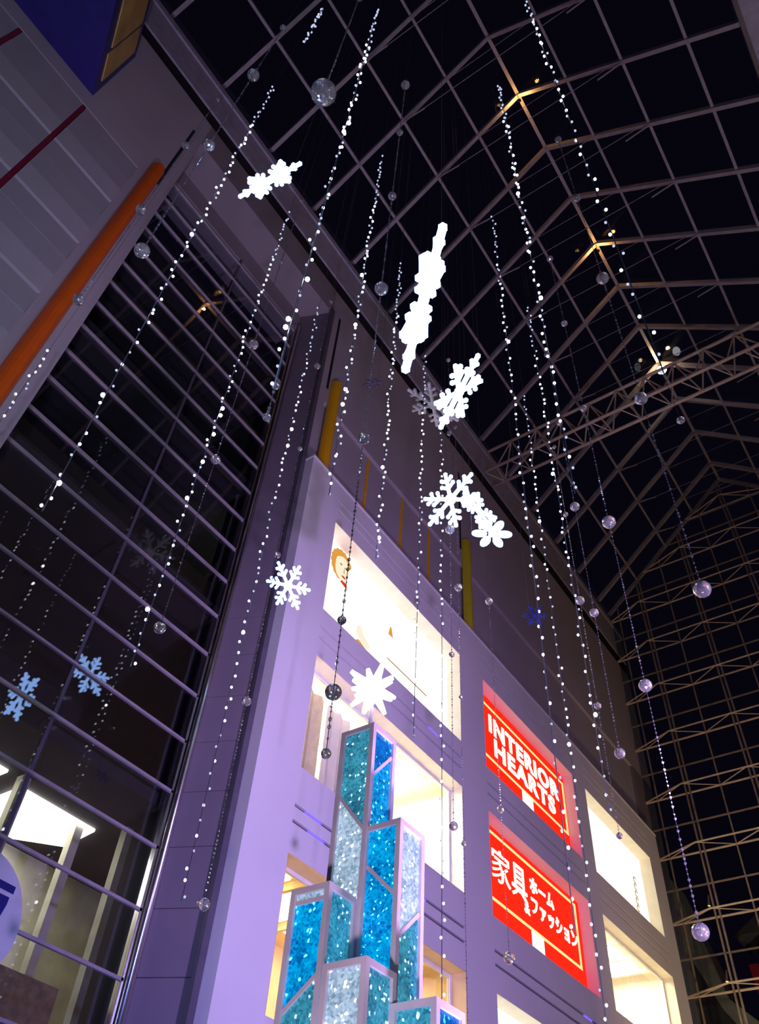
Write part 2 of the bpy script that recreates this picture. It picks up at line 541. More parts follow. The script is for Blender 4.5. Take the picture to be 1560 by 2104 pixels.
# siding: planks between red joint strips
strips = [2.2, 0.21, -1.78, -3.77, -5.76, -7.75]
plank = {}
for i in range(len(strips) - 1):
    y1 = strips[i] - (0.2 if i == 0 else 0.06)
    y0 = strips[i + 1] + 0.06
    for k in range(16):
        z0 = 10.6 + k * 0.772
        d = (0.0, 0.045, 0.02)[k % 3]
        key = (round(y1 - y0, 2), d)
        if key not in plank:
            w = y1 - y0
            mb = MB()
            mb.prism([(0, 0, 0), (0.07 + d, 0, 0.03), (0.10 + d, 0, 0.70), (0, 0, 0.742)], (0, w, 0))
            plank[key] = mb.mesh('siding_plank', 'siding_pale' if k % 3 == 1 else 'siding_grey')
        inst('siding_plank', plank[key], wl, (-10.5, y0, z0))
for y in strips[1:]:
    MB().box(-10.5, WX - 0.02, y - 0.05, y + 0.05, 10.6, 22.93).build('red_joint_strip', 'red_trim', wl)
MB().box(-10.5, WX - 0.01, -8, 2.0, 9.8, 10.6).build('lower_band', 'grey_render', wl)

# slanted pier between the glass wall and the store
wp = thing('wall_pier', (-10.9, 9.5, 0), kind='structure')
pa, pb = Vector((-11.4, 9.3)), Vector((-10.33, 9.77))
nrm = Vector((pb.y - pa.y, -(pb.x - pa.x))).normalized()      # towards the viewer
MB().prism([(pa.x, pa.y, 0), (pb.x, pb.y, 0), (-10.41, 9.765, 0), (-12.4, 9.765, 0), (-12.4, 9.3, 0)], (0, 0, 27.4)).build('core', 'gap_dark', wp)
for k in range(26):
    z0 = 0.84 + k * 1.056
    q = [pa, pb, pb + nrm * 0.03, pa + nrm * 0.03]
    MB().prism([(p.x, p.y, z0) for p in reversed(q)], (0, 0, min(1.042, 27.38 - z0))).build('pier_panel', 'pier_panel', wp)
MB().box(-10.36, -10.28, 9.60, 9.75, 0, 27.4).build('dark_profile', 'frame_dark', wp)  # dark strip along the groove between pier and store

# recessed glass wall with mullions, panes and end posts
w1 = thing('window_1', (GX, 6, 0), kind='structure')
for k in range(-5, 20):
    z = 6.03 + 1.057 * k
    if z < 26.4:
        MB().box(GX, GX + 0.06, 3.0, 9.12, z - 0.025, z + 0.025).build('mullion', 'mullion_grey', w1)
MB().box(GX - 0.06, GX + 0.02, 6.27, 6.34, 0.5, 26.5).build('joint_mullion', 'frame_dark', w1)
MB().box(GX - 0.06, GX + 0.16, 2.7, 3.0, 0.5, 26.5).build('side_jamb', 'frame_dark', w1)
pane_a = MB().box(-0.01, 0.01, 0, 3.27, 0, 1.047).mesh('pane', 'dark_glass')
pane_b = MB().box(-0.01, 0.01, 0, 2.73, 0, 1.047).mesh('pane', 'dark_glass')
for k in range(-5, 20):
    z = 6.035 + 1.057 * k
    if z + 1.0 < 26.6:
        inst('pane', pane_a, w1, (GX + 0.01, 3.0, z))
        inst('pane', pane_b, w1, (GX + 0.01, 6.34, z))
MB().tube((GX + 0.10, 9.22, 0.3), (GX + 0.10, 9.22, 26.5), 0.075, 12).build('end_post', 'steel_bright', w1, True)
MB().box(GX - 0.06, GX + 0.06, 9.07, 9.13, 0.3, 26.5).build('inner_post', 'steel_bright', w1)
# the storey behind the glass: dark floors, one lit room low down
wr = thing('wall_rear', (-17, 6, 0), kind='structure')
MB().box(-17.2, -17, 1, 13, 0, 27).build('rear_panel', 'interior_dark', wr)
MB().box(-17, -12.4, 12.8, 13, 0, 27).build('side_panel', 'interior_dark', wr)
MB().box(-17, -12.4, 1, 1.2, 0, 27).build('side_panel', 'interior_dark', wr)
for z in (4.4, 9.05, 13.6, 18.1, 22.7):
    MB().box(-17, -11.75, 1.2, 12.8, z, z + 0.45).build('floor_slab', 'interior_dark', wr)
MB().box(-15.8, -15.6, 5, 12.8, 4.85, 9.05).build('beige_partition', 'interior_beige', wr)
for x, y in ((-12.9, 9.55), (-12.5, 9.9), (-13.6, 8.9), (-13.2, 7.25)):
    MB().box(x - 0.09, x + 0.09, y - 0.09, y + 0.09, 4.85, 9.05).build('slim_column', 'interior_beige', wr)
MB().prism([(-13.45, 7.4, 8.98), (-13.45, 9.2, 8.98), (-14.5, 9.35, 8.98), (-15.2, 8.6, 8.98), (-15.4, 7.4, 8.98)], (0, 0, 0.05)).build('luminous_ceiling', 'office_light', wr)
MB().prism([(-13.2, 5.6, 8.98), (-13.2, 6.9, 8.98), (-15.2, 6.9, 8.98), (-15.2, 5.6, 8.98)], (0, 0, 0.05)).build('luminous_ceiling', 'office_light', wr)
MB().box(-13.1, -12.3, 6.4, 8.7, 4.86, 5.9).build('display_counter', 'timber', wr)

# white store facade: piers and spandrels round the window openings
ws = thing('wall_store', (FX, 20, 0), kind='structure')
BAYS = [(10.98, 17.45), (18.85, 25.3), (26.35, 32.45)]
ROWS = [(5.9, 8.58), (10.33, 13.15), (14.5, 17.58)]
TOP = 19.05
edges = [9.76] + [v for b in BAYS for v in b] + [33.75]
for i in range(0, len(edges), 2):
    MB().box(WX + (0.0 if i else 0.08), FX, edges[i], edges[i + 1], 0, TOP).build('pier', 'white_render', ws)
for (y0, y1) in BAYS:
    MB().box(FX - 0.46, FX, y0, y1, 0, ROWS[0][0]).build('spandrel', 'white_render', ws)
    zz = [(ROWS[0][1], ROWS[1][0]), (ROWS[1][1], ROWS[2][0]), (ROWS[2][1], TOP)]
    for a, b in zz:
        g2 = a + 0.93 if b - a > 1.6 else a + 0.83
        g1 = g2 - 0.32
        g = 0.035
        MB().box(FX - 0.46, FX - 0.06, y0, y1, a, b).build('spandrel_core', 'frame_dark', ws)
        for u, v in ((a, g1 - g), (g1 + g, g2 - g), (g2 + g, b)):
            MB().box(FX - 0.06, FX, y0, y1, u, v).build('spandrel', 'white_render', ws)
MB().box(WX - 0.4, FX + 0.03, 9.74, 33.77, TOP, TOP + 0.06).build('coping', 'white_render', ws)
# blue marker lights sitting in the grooves over the lowest row
for y, z in ((11.6, 9.51), (11.75, 9.19), (15.5, 9.51), (15.4, 9.19), (16.0, 13.98), (24.0, 9.19), (24.2, 9.51)):
    MB().box(FX - 0.055, FX - 0.02, y - 0.25, y + 0.25, z - 0.02, z + 0.02).build('blue_marker_light', 'blue_led', ws)


def room(n, bay, row, back, wall, light, depth=3.2, boarded=None):
    """a display window: frame, pane and either a back-lit board or a lit room"""
    y0, y1 = BAYS[bay]
    z0, z1 = ROWS[row]
    t = thing('window_%d' % n, (FX - 0.4, (y0 + y1) / 2, z0), kind='structure')
    xb = FX - 0.46
    rv = wall
    # reveal lining
    MB().box(xb, FX - 0.004, y1 - 0.02, y1 + 0.0, z0, z1).build('jamb', rv, t)
    MB().box(xb, FX - 0.004, y0, y0 + 0.02, z0, z1).build('jamb', rv, t)
    MB().box(xb, FX - 0.004, y0 + 0.02, y1 - 0.02, z1 - 0.02, z1).build('soffit', rv, t)
    if boarded:
        MB().box(xb - 0.1, xb, y0, y1, z0, z1).build('light_board', boarded, t)
        MB().box(xb - 0.1, FX - 0.004, y0 + 0.02, y1 - 0.02, z0, z0 + 0.02).build('sill', rv, t)
        return t
    w = 0.07
    for a, b, c, d in ((y0 + 0.02, y0 + 0.02 + w, z0, z1 - 0.02), (y1 - 0.02 - w, y1 - 0.02, z0, z1 - 0.02)):
        MB().box(xb, xb + 0.08, a, b, c, d).build('frame', 'white_enamel', t)
    MB().box(xb, xb + 0.08, y0 + 0.09, y1 - 0.09, z1 - 0.09, z1 - 0.02).build('frame', 'white_enamel', t)
    MB().box(xb, xb + 0.08, y0 + 0.09, y1 - 0.09, z0, z0 + w).build('frame', 'white_enamel', t)
    MB().box(xb + 0.03, xb + 0.045, y0 + 0.09, y1 - 0.09, z0 + w, z1 - 0.09).build('pane', 'clear_glass', t)
    xr = xb - depth
    MB().box(xr - 0.1, xr, y0 - 0.3, y1 + 0.3, z0 - 0.3, z1 + 0.35).build('room_back', wall, t)
    MB().box(xr, xb - 0.1, y1 + 0.3, y1 + 0.4, z0 - 0.3, z1 + 0.35).build('room_side', wall, t)
    MB().box(xr, xb - 0.1, y0 - 0.4, y0 - 0.3, z0 - 0.3, z1 + 0.35).build('room_side', wall, t)
    MB().box(xr, xb - 0.1, y0 - 0.3, y1 + 0.3, z0 - 0.4, z0 - 0.3).build('room_floor', wall, t)
    MB().box(xr, xb - 0.1, y0 - 0.3, y1 + 0.3, z1 + 0.35, z1 + 0.45).build('room_ceiling', wall, t)
    for i in range(4):
        a = y0 + 0.3 + i * (y1 - y0 - 0.4) / 4
        MB().box(xr + 0.7, xb - 0.7, a, a + (y1 - y0) / 4 - 0.45, z1 + 0.30, z1 + 0.345).build('ceiling_light', light, t)
    for i in range(5):
        a = y0 + 0.12 + i * (y1 - y0 - 0.4) / 4
        MB().box(xr, xb - 0.1, a, a + 0.1, z1 + 0.2, z1 + 0.35).build('ceiling_rib', wall, t)
    return t


room(2, 0, 2, None, 'cream_wall', None, boarded='board_white')
room(3, 0, 1, None, 'cream_wall', 'ceiling_light')
room(4, 0, 0, None, 'warm_wall', 'ceiling_warm')
room(5, 1, 0, None, 'cream_wall', None, boarded='board_white')
room(6, 2, 2, None, 'cream_wall', None, boarded='board_cream')
room(7, 2, 1, None, 'cream_wall', 'ceiling_light', depth=2.4)
room(8, 2, 0, None, 'cream_wall', 'ceiling_light', depth=2.4)
for n, row in ((9, 2), (10, 1)):      # plain recesses that hold the red signs
    y0, y1 = BAYS[1]; z0, z1 = ROWS[row]
    t = thing('window_%d' % n, (FX - 0.4, (y0 + y1) / 2, z0), kind='structure')
    MB().box(FX - 0.6, FX - 0.56, y0, y1, z0, z1).build('back_board', 'white_render', t)
    MB().box(FX - 0.56, FX - 0.004, y0, y1, z1 - 0.015, z1).build('soffit', 'white_render', t)
    MB().box(FX - 0.56, FX - 0.004, y1 - 0.015, y1, z0, z1 - 0.015).build('jamb', 'white_render', t)

# eave: solid near-black band painted as the open gap's shade, gutter beam on top of the left wall
tr = thing('trim_1', (WX, 12, 29), kind='structure')
MB().box(WX - 0.8, WX - 0.02, -14, 36, 29.0, 29.75).build('slot_shade', 'gap_dark', tr)
MB().box(WX - 0.8, WX + 0.05, -14, 36, 29.75, 32.0).build('gutter_beam', 'eave_steel', tr)
MB().box(WX - 0.8, WX + 0.12, -14, 36, 31.45, 31.75).build('gutter_lip', 'eave_steel', tr)

# right gallery wall with its eave beam, out of view except in reflections
wrt = thing('wall_right', (5.5, 12, 0), kind='structure')
MB().box(5.4, 5.9, -14, 36, 0, 31.0).build('plain_wall', 'grey_render', wrt)
tr2 = thing('trim_2', (5.2, 12, 31), kind='structure')
MB().box(4.75, 5.9, -14, 36, 31.0, 31.9).build('gutter_beam', 'eave_steel', tr2)
for k in range(12):
    y = -12 + k * 4.0
    MB().beam((4.78, y, 31.05), (5.3, y + 0.6, 29.6), 0.10, 0.10).build('bracket', 'eave_steel', tr2)

# glass roof
RX, RZ = -2.54, 39.17
SL, SR = 0.869, 0.99
XL = [RX - 1.965 * i for i in range(1, 4)] + [WX]
XR = [RX + 1.965 * i for i in range(1, 4)] + [4.78]


def roof_z(x):
    return RZ - (SL * (RX - x) if x < RX else SR * (x - RX))


rf = thing('ceiling', (RX, 15, 32), kind='structure')
RY = [10.27 + 2.563 * k for k in range(-6, 10)]
for y in RY:
    MB().beam((RX, y, RZ), (WX, y, roof_z(WX)), 0.15, 0.22).build('rafter', 'roof_steel', rf)
    MB().beam((RX, y, RZ), (4.78, y, roof_z(4.78)), 0.15, 0.22).build('rafter', 'roof_steel', rf)
    # collar ties: thin rods from slope to slope
    for i, r in ((0, 0.010), (1, 0.013)):
        z = roof_z(XL[i]) - 0.25
        MB().tube((XL[i], y, z), (RX + (RZ - 0.25 - z) / SR, y, z), r, 5).build('collar_tie', 'roof_steel', rf)
    for x, dx in ((XL[1], 1.0), (XR[1], -1.0)):
        MB().tube((x, y, roof_z(x) - 0.13), (x + dx, y, roof_z(x) - 0.30), 0.03, 6).build('spur', 'roof_steel', rf)
MB().beam((RX, RY[0], RZ), (RX, 34.75, RZ), 0.14, 0.14).build('ridge_beam', 'roof_steel', rf)
for x in XL[:3] + XR[:3]:
    z = roof_z(x) + 0.02
    MB().beam((x, RY[0], z), (x, 34.75, z), 0.10, 0.10).build('purlin', 'roof_steel', rf)
xs = sorted([RX] + XL + XR)
panes = {}
for j in range(len(xs) - 1):
    a, b = xs[j], xs[j + 1]
    up = 0.17
    mb = MB()
    mb.prism([(a + 0.05, 0.08, roof_z(a) + up), (b - 0.05, 0.08, roof_z(b) + up), (b - 0.05, 2.48, roof_z(b) + up), (a + 0.05, 2.48, roof_z(a) + up)], (0, 0, 0.02))
    me = mb.mesh('roof_pane', 'roof_glass', (a, 0, roof_z(a)))
    for y in RY[:-1]:
        inst('roof_pane', me, rf, (a, y, roof_z(a)))
    inst('roof_pane', me, rf, (a, RY[-1], roof_z(a)), (1, 0.56, 1))

# end wall: glass curtain wall with horizontal wind girders
EY = 34.8
we = thing('wall_end', (-3, EY, 0), kind='structure')


def x_range(z):
    if z <= roof_z(WX):
        return WX, 4.78
    return RX - (RZ - z) / SL, min(4.78, RX + (RZ - z) / SR)


for xe in (WX, 4.78):
    MB().beam((RX, EY - 0.02, RZ + 0.02), (xe, EY - 0.02, roof_z(xe) + 0.02), 0.14, 0.2).build('verge_rafter', 'roof_steel', we)
posts = [-9.86 + 1.415 * i for i in range(11)]
for i, x in enumerate(posts):
    top = min(roof_z(x), RZ) - 0.1
    if i % 2 == 1:
        for d in (-0.09, 0.09):
            MB().box(x + d - 0.035, x + d + 0.035, EY - 0.10, EY - 0.02, 0, top).build('post', 'post_paint', we)
    else:
        MB().box(x - 0.03, x + 0.03, EY - 0.08, EY - 0.02, 0, top).build('post', 'post_paint', we)
GZ = [5.2 + 2.655 * k for k in range(13)]
for z in GZ:
    a, b = x_range(z)
    if b - a < 3:
        continue
    zi = EY - 0.95
    nx = [x for x in posts[1::2] if a + 0.8 < x < b - 0.8]
    g = MB().tube((a, EY - 0.05, z), (b, EY - 0.05, z), 0.045, 6)
    if nx:
        g.tube((a, EY - 0.12, z), (nx[0], zi, z), 0.038, 6)
        g.tube((nx[0], zi, z), (nx[-1], zi, z), 0.038, 6)
        g.tube((nx[-1], zi, z), (b, EY - 0.12, z), 0.038, 6)
    go = g.build('wind_girder', 'truss_paint', we)
    for i, x in enumerate(nx):
        for d in (-1.415, 1.415):
            xx = x + d
            if a < xx < b:
                MB().tube((x, zi, z), (xx, EY - 0.06, z), 0.024, 5).build('brace', 'truss_paint', go)
    zm = z + 1.3275
    a, b = x_range(zm)
    if b - a > 1:
        MB().box(a, b, EY - 0.07, EY - 0.02, zm - 0.03, zm + 0.03).build('transom', 'post_paint', we)


def clip(poly, nx, nz, c):
    out = []
    for i in range(len(poly)):
        p, q = poly[i], poly[(i + 1) % len(poly)]
        dp = nx * p[0] + nz * p[1] - c
        dq = nx * q[0] + nz * q[1] - c
        if dp <= 0:
            out.append(p)
        if (dp < 0) != (dq < 0) and abs(dp - dq) > 1e-9:
            t = dp / (dp - dq)
            out.append((p[0] + (q[0] - p[0]) * t, p[1] + (q[1] - p[1]) * t))
    return out


px_ = [WX] + posts + [4.78]
for i in range(len(px_) - 1):
    for k in range(26):
        z0 = 5.2 + 1.3275 * k
        q = [(px_[i] + 0.03, z0 + 0.03), (px_[i + 1] - 0.03, z0 + 0.03), (px_[i + 1] - 0.03, z0 + 1.297), (px_[i] + 0.03, z0 + 1.297)]
        q = clip(q, -SL, 1, RZ - SL * RX - 0.05)
        if len(q) > 2:
            q = clip(q, SR, 1, RZ + SR * RX - 0.05)
        if len(q) > 2:
            MB().prism([(x, EY, z) for x, z in q], (0, 0.02, 0)).build('pane', 'roof_glass', we)

# ------------------------------------------------------------------ big objects
# triangular steel truss spanning the atrium
tx0, tx1 = WX + 0.05, 4.75
ts = thing('steel_truss', (-3, 20.9, 29.5), 'brown triangular steel truss spanning the atrium below the glass roof', 'truss')
cho = [(20.9, 31.75), (20.55, 29.95), (21.25, 29.65)]
for y, z in cho:
    MB().tube((tx0, y, z), (tx1, y, z), 0.075, 8).build('chord', 'truss_paint', ts, True)
n = 12
for i in range(n):
    xa = tx0 + (tx1 - tx0) * i / n
    xb = tx0 + (tx1 - tx0) * (i + 0.5) / n
    xc = tx0 + (tx1 - tx0) * (i + 1) / n
    for s in (1, 2):
        MB().tube((xa, cho[0][0], cho[0][1]), (xb, cho[s][0], cho[s][1]), 0.035, 5).build('brace', 'truss_paint', ts)
        MB().tube((xb, cho[s][0], cho[s][1]), (xc, cho[0][0], cho[0][1]), 0.035, 5).build('brace', 'truss_paint', ts)
    MB().tube((xa, cho[1][0], cho[1][1]), (xb, cho[2][0], cho[2][1]), 0.028, 5).build('brace', 'truss_paint', ts)

# colour fins on the wall
for y, mat, lab, zb in ((2.40, 'orange_fin', 'long orange vertical fin on the wall beside the dark glass bay', 6.0),
                        (10.48, 'yellow_fin', 'amber yellow vertical fin above the left corner of the store front', 19.12),
                        (18.62, 'lime_fin', 'olive yellow vertical fin on the upper wall above the red signs', 19.12)):
    m = MB()
    prof = []
    for i in range(9):
        t = math.pi * i / 8
        prof.append((0.24 * math.sin(t), 0.19 * math.cos(t)))
    ring = [(WX + 0.012 + a, y + b) for a, b in prof]
    m.prism([(a, b, zb) for a, b in reversed(ring)], (0, 0, 23.72 - zb))
    fin = m.build('wall_fin', mat)
    cap = MB().lathe((WX + 0.012, y, 23.72), [(0.19, 0), (0.17, 0.08), (0.11, 0.15), (0.0001, 0.18)], 16)
    cap.v = [Vector((max(v.x, WX + 0.012), v.y, v.z)) for v in cap.v]
    cap.build('cap', mat, fin, True)
    tag(fin, lab, 'fin', 'coloured fins on the long wall')

# navy wedge-shaped box sign, top left
A = Vector((-10.39, 0.16)); Bp = Vector((-7.2, -1.6)); Cw = Vector((-10.39, -3.4))
bs = thing('box_sign', (-10.2, 0, 23.59), 'navy wedge-shaped box sign with a gold front on the upper wall', 'sign')
MB().prism([(A.x, A.y, 23.59), (Cw.x, Cw.y, 23.59), (Bp.x, Bp.y, 23.59)], (0, 0, 3.85)).build('body', 'navy_panel', bs)
d = (Bp - A).normalized(); nn = Vector((-d.y, d.x))
for s0, s1 in ((0.25, 0.95), (1.05, 3.4)):
    q = [A + d * s0, A + d * s1, A + d * s1 + nn * 0.03, A + d * s0 + nn * 0.03]
    MB().prism([(p.x, p.y, 24.0 + 0.25 * s0) for p in reversed(q)], (0, 0, 3.05 - 0.25 * s0)).build('gold_panel', 'gold_panel', bs)

# round white sign on the lower glass wall
rs = thing('round_sign', (GX + 0.14, 6.1, 5.93), 'round white sign with dark blue lettering on the lower glass wall', 'sign')
disc = [(GX + 0.125, 6.1 + 0.89 * math.cos(2 * math.pi * i / 48), 5.93 + 0.89 * math.sin(2 * math.pi * i / 48)) for i in range(48)]
MB().prism(disc, (0.05, 0, 0)).build('disc', 'sign_white', rs)
xs_ = GX + 0.176
for q in ([(5.75, 6.40), (6.70, 6.38), (6.70, 6.48), (5.75, 6.50)], [(5.62, 6.22), (6.66, 6.22), (6.66, 6.32), (5.62, 6.32)], [(6.66, 6.22), (6.62, 6.02), (6.20, 5.42), (6.08, 5.50), (6.42, 5.95), (6.52, 6.22)]):
    MB().prism([(xs_, a, b) for a, b in q], (0.008, 0, 0)).build('lettering', 'ink_blue', rs)

# red signs
def red_sign(row, label):
    y0, y1 = BAYS[1]; z0, z1 = ROWS[row]
    y0 += 0.02; y1 -= 0.02; z0 += 0.02; z1 -= 0.02
    x = FX - 0.37
    t = thing('red_sign', (x, (y0 + y1) / 2, z0), label, 'sign', 'red lit signs on the store front')
    MB().box(x - 0.13, x, y0, y1, z0, z1).build('panel', 'sign_red', t)
    e = x + 0.012
    zt, zb, yr, ys = ((17.24, 15.38, 25.1, 21.85), (12.95, 11.10, 24.92, 21.75))[2 - row]
    MB().box(x, e, y0 + 0.3, yr, zt - 0.04, zt + 0.04).build('line', 'sign_line', t)
    MB().box(x, e, y0 + 0.3, yr, zb - 0.04, zb + 0.04).build('line', 'sign_line', t)
    MB().box(x, e, yr, yr + 0.12, zb - 0.04, zt + 0.04).build('line', 'sign_line', t)
    MB().box(x, e + 0.01, ys, ys + 0.72, z0 + 0.02, zb - 0.04).build('stem', 'sign_text', t)

    def put(body, ya, yb, za, zc, bold):
        me = text_mesh(body, 'sign_text', yb - ya, zc - za, bold, spacing=1.14)
        o = bpy.data.objects.new('lettering', me)
        link(o, t)
        o.location = Vector((x, ya, za)) - BASE[t.name]
    if row == 2:
        put('INTERIOR', 19.80, 24.70, 16.32, 16.96, 0.032)
        put('HEARTS', 20.10, 24.28, 15.60, 16.22, 0.032)
    else:
        put('家', 19.58, 20.62, 11.66, 12.58, 0.0)
        put('具', 20.70, 21.62, 11.66, 12.62, 0.008)
        put('&', 21.40, 21.72, 11.42, 11.72, 0.02)
        put('ホーム', 21.84, 23.38, 12.17, 12.62, 0.03)
        put('ファッション', 21.86, 24.86, 11.55, 12.05, 0.03)


red_sign(2, 'upper red lit sign reading INTERIOR HEARTS in white letters')
red_sign(1, 'lower red lit sign with white Japanese lettering')

# poster print on the white board: a curly-haired face, hands, a ruled line
pt = thing('poster', (FX - 0.455, 12.0, 14.7), 'printed poster of a curly-haired face on the white light board', 'poster')
x = FX - 0.458


def blob(name, mat, pts, lift=0.0, parent=pt):
    MB().prism([(x + lift, a, b) for a, b in pts], (0.006, 0, 0)).build(name, mat, parent)


def oval(cy, cz, a, b, n=20, t0=0, t1=2 * math.pi, rot=0.0):
    o = []
    for i in range(n):
        t = t0 + (t1 - t0) * i / n
        u, v = a * math.cos(t), b * math.sin(t)
        o.append((cy + u * math.cos(rot) - v * math.sin(rot), cz + u * math.sin(rot) + v * math.cos(rot)))
    return o


for i in range(11):
    t = math.radians(35 + i * 22)
    blob('curl', 'hair_print', oval(11.98 + 0.36 * math.cos(t), 17.00 + 0.42 * math.sin(t), 0.12, 0.13, 10))
blob('face', 'skin_print', oval(12.02, 16.92, 0.30, 0.42, 24, rot=-0.15), 0.006)
blob('eye', 'ink_brown', oval(11.94, 17.02, 0.055, 0.025, 10), 0.012)
blob('eye', 'ink_brown', oval(12.16, 17.02, 0.055, 0.025, 10), 0.012)
blob('nose', 'hair_print', [(12.07, 16.80), (12.13, 16.80), (12.09, 17.0)], 0.012)
blob('lips', 'red_print', oval(12.10, 16.66, 0.09, 0.035, 12), 0.012)
blob('collar', 'red_print', [(11.98, 16.44), (12.30, 16.36), (12.26, 16.54), (12.05, 16.52)], 0.006)
blob('hand', 'skin_print', [(12.85, 15.35), (13.1, 15.2), (13.45, 15.1), (13.5, 15.3), (13.2, 15.45), (13.05, 15.65), (12.9, 15.6)], 0.006)
blob('sleeve', 'hair_print', [(12.75, 15.0), (13.3, 14.75), (13.5, 15.05), (13.0, 15.2)], 0.004)
blob('bell', 'hair_print', [(14.28, 16.3), (14.52, 16.3), (14.42, 16.62), (14.36, 16.62)], 0.006)
blob('ruled_line', 'ink_brown', [(14.3, 15.46), (16.3, 15.46), (16.3, 15.50), (14.3, 15.50)], 0.006)

# shop logo strokes on the far cream board
lg = thing('board_logo', (FX - 0.455, 31.3, 15.5), 'small gold script logo running up the far cream light board', 'logo')
for k in range(5):
    zc = 15.25 + k * 0.28
    ring = [(31.35 + 0.13 * math.cos(t) + 0.03 * k, zc + 0.11 * math.sin(t)) for t in [math.radians(40 + 28 * i) for i in range(10)]]
    m = MB()
    for p, q in zip(ring, ring[1:]):
        m.tube((x, p[0], p[1]), (x, q[0], q[1]), 0.022, 5)
    m.build('stroke', 'ink_brown', lg)

# ------------------------------------------------------------------ things in the lit store rooms
def plant(name, c, s, label, n=16):
    t = thing(name, c, label, 'plant')
    MB().lathe(c, [(0.10 * s, 0), (0.15 * s, 0.25 * s)], 10).build('pot', 'timber', t)
    m = MB()
    for i in range(n):
        a = random.uniform(0, 6.28); e = random.uniform(0.3, 1.3)
        dd = Vector((math.cos(a) * math.cos(e), math.sin(a) * math.cos(e), math.sin(e)))
        p = Vector(c) + Vector((0, 0, 0.25 * s))
        q = p + dd * s * random.uniform(0.5, 0.9)
        sd = dd.cross(Vector((0, 0, 1))).normalized() * 0.07 * s
        mid = (p + q) / 2
        m.add([p, mid + sd, q, mid - sd, mid + Vector((0, 0, 0.03 * s))], [(0, 1, 4), (1, 2, 4), (2, 3, 4), (3, 0, 4)])
    m.build('leaves', 'foliage', t)


plant('potted_plant', (-11.1, 11.45, 10.03), 0.9, 'leafy green plant at the left side of the middle store window')
plant('hanging_greenery', (-10.85, 16.75, 10.03), 0.75, 'dark green foliage at the right jamb of the middle store window')
plant('window_plant', (-10.95, 28.9, 10.03), 1.1, 'dark leafy plant in the lower far cream window')


def curtain(name, x, y0, y1, z0, z1, mat, label):
    m = MB()
    n = max(6, int((y1 - y0) / 0.09))
    for i in range(n):
        a = y0 + (y1 - y0) * i / n; b = y0 + (y1 - y0) * (i + 1) / n
        xa = x + 0.05 * math.sin(i * 1.6); xb = x + 0.05 * math.sin((i + 1) * 1.6)
        m.add([(xa, a, z0), (xb, b, z0), (xb, b, z1), (xa, a, z1), (xa - 0.03, a, z0), (xb - 0.03, b, z0), (xb - 0.03, b, z1), (xa - 0.03, a, z1)],
              [(0, 1, 2, 3), (7, 6, 5, 4), (3, 2, 6, 7), (0, 4, 5, 1)])
    o = m.build(name, mat)
    tag(o, label, 'curtain')


curtain('curtain', -10.95, 11.9, 12.6, 10.06, 13.2, 'linen_cloth', 'beige curtain at the left of the middle store window')
curtain('curtain', -10.98, 12.75, 13.6, 10.06, 13.2, 'white_cloth', 'cream curtain next to the beige one in the middle store window')
for y0, y1, z0, z1, mat, nm, lab in ((14.2, 15.2, 10.03, 11.7, 'beige_cloth', 'folding_screen', 'low beige panel standing right of the blue tower in the middle store window'),):
    t = thing(nm, (-10.9, (y0 + y1) / 2, z0), lab, 'screen')
    MB().box(-10.95, -10.9, y0, y1, z0, z1).build('panel', mat, t)
    MB().box(-10.97, -10.88, y0 - 0.04, y0, z0, z1 + 0.04).build('post', 'timber', t)
    MB().box(-10.97, -10.88, y1, y1 + 0.04, z0, z1 + 0.04).build('post', 'timber', t)
# pendant globe in the warm lower window
t = thing('pendant_lamp', (-11.2, 16.9, 8.3), 'round glowing pendant lamp in the warm lower store window', 'lamp')
MB().ball((-11.2, 16.95, 7.75), 0.13, 14, 10, 1.5).build('globe', 'globe_lamp', t, True)
MB().tube((-11.2, 16.95, 7.93), (-11.2, 16.95, 8.93), 0.012, 6).build('cord', 'lamp_black', t)
# stuffed figure at the left of the warm window
t = thing('stuffed_figure', (-10.95, 11.35, 5.6), 'stuffed figure with olive cap and red collar in the warm lower window', 'toy')
MB().lathe((-10.95, 11.32, 5.6), [(0.20, 0), (0.24, 0.3), (0.19, 0.7), (0.10, 0.86)], 14).build('body', 'toy_skin', t, True)
MB().lathe((-10.95, 11.32, 6.42), [(0.14, 0), (0.17, 0.06), (0.12, 0.14)], 14).build('collar', 'toy_red', t, True)
MB().ball((-10.95, 11.32, 6.70), 0.16, 12, 8).build('head', 'toy_skin', t, True)
MB().lathe((-10.95, 11.32, 6.76), [(0.18, 0), (0.17, 0.15), (0.11, 0.32), (0.03, 0.42)], 14).build('cap', 'foliage', t, True)
# furniture seen in the lower far window
t = thing('slatted_shelf', (-10.8, 26.95, 10.03), 'brown slatted shelf at the left of the lower far cream window', 'shelf')
for k in range(4):
    MB().box(-11.0, -10.6, 26.5, 27.4, 10.2 + k * 0.4, 10.24 + k * 0.4).build('slat', 'timber', t)
for y in (26.5, 27.36):
    MB().box(-11.0, -10.6, y, y + 0.04, 10.03, 11.5).build('side', 'timber', t)
t = thing('dark_armchair', (-10.95, 30.4, 10.03), 'dark round-backed armchair in the lower far cream window', 'chair')
MB().lathe((-11.0, 30.4, 10.43), [(0.45, 0), (0.5, 0.1), (0.46, 0.2)], 16).build('seat', 'lamp_black', t, True)
m = MB()
for i in range(12):
    a0 = math.radians(90 + i * 15); a1 = math.radians(105 + i * 15)
    q = [(-11.0 + r * math.cos(a), 30.4 + r * math.sin(a), 10.5) for r, a in ((0.5, a0), (0.5, a1), (0.42, a1), (0.42, a0))]
    m.prism(q, (0, 0, 0.55 + 0.25 * math.sin(math.pi * (i + 0.5) / 12)))
m.build('backrest', 'lamp_black', t)
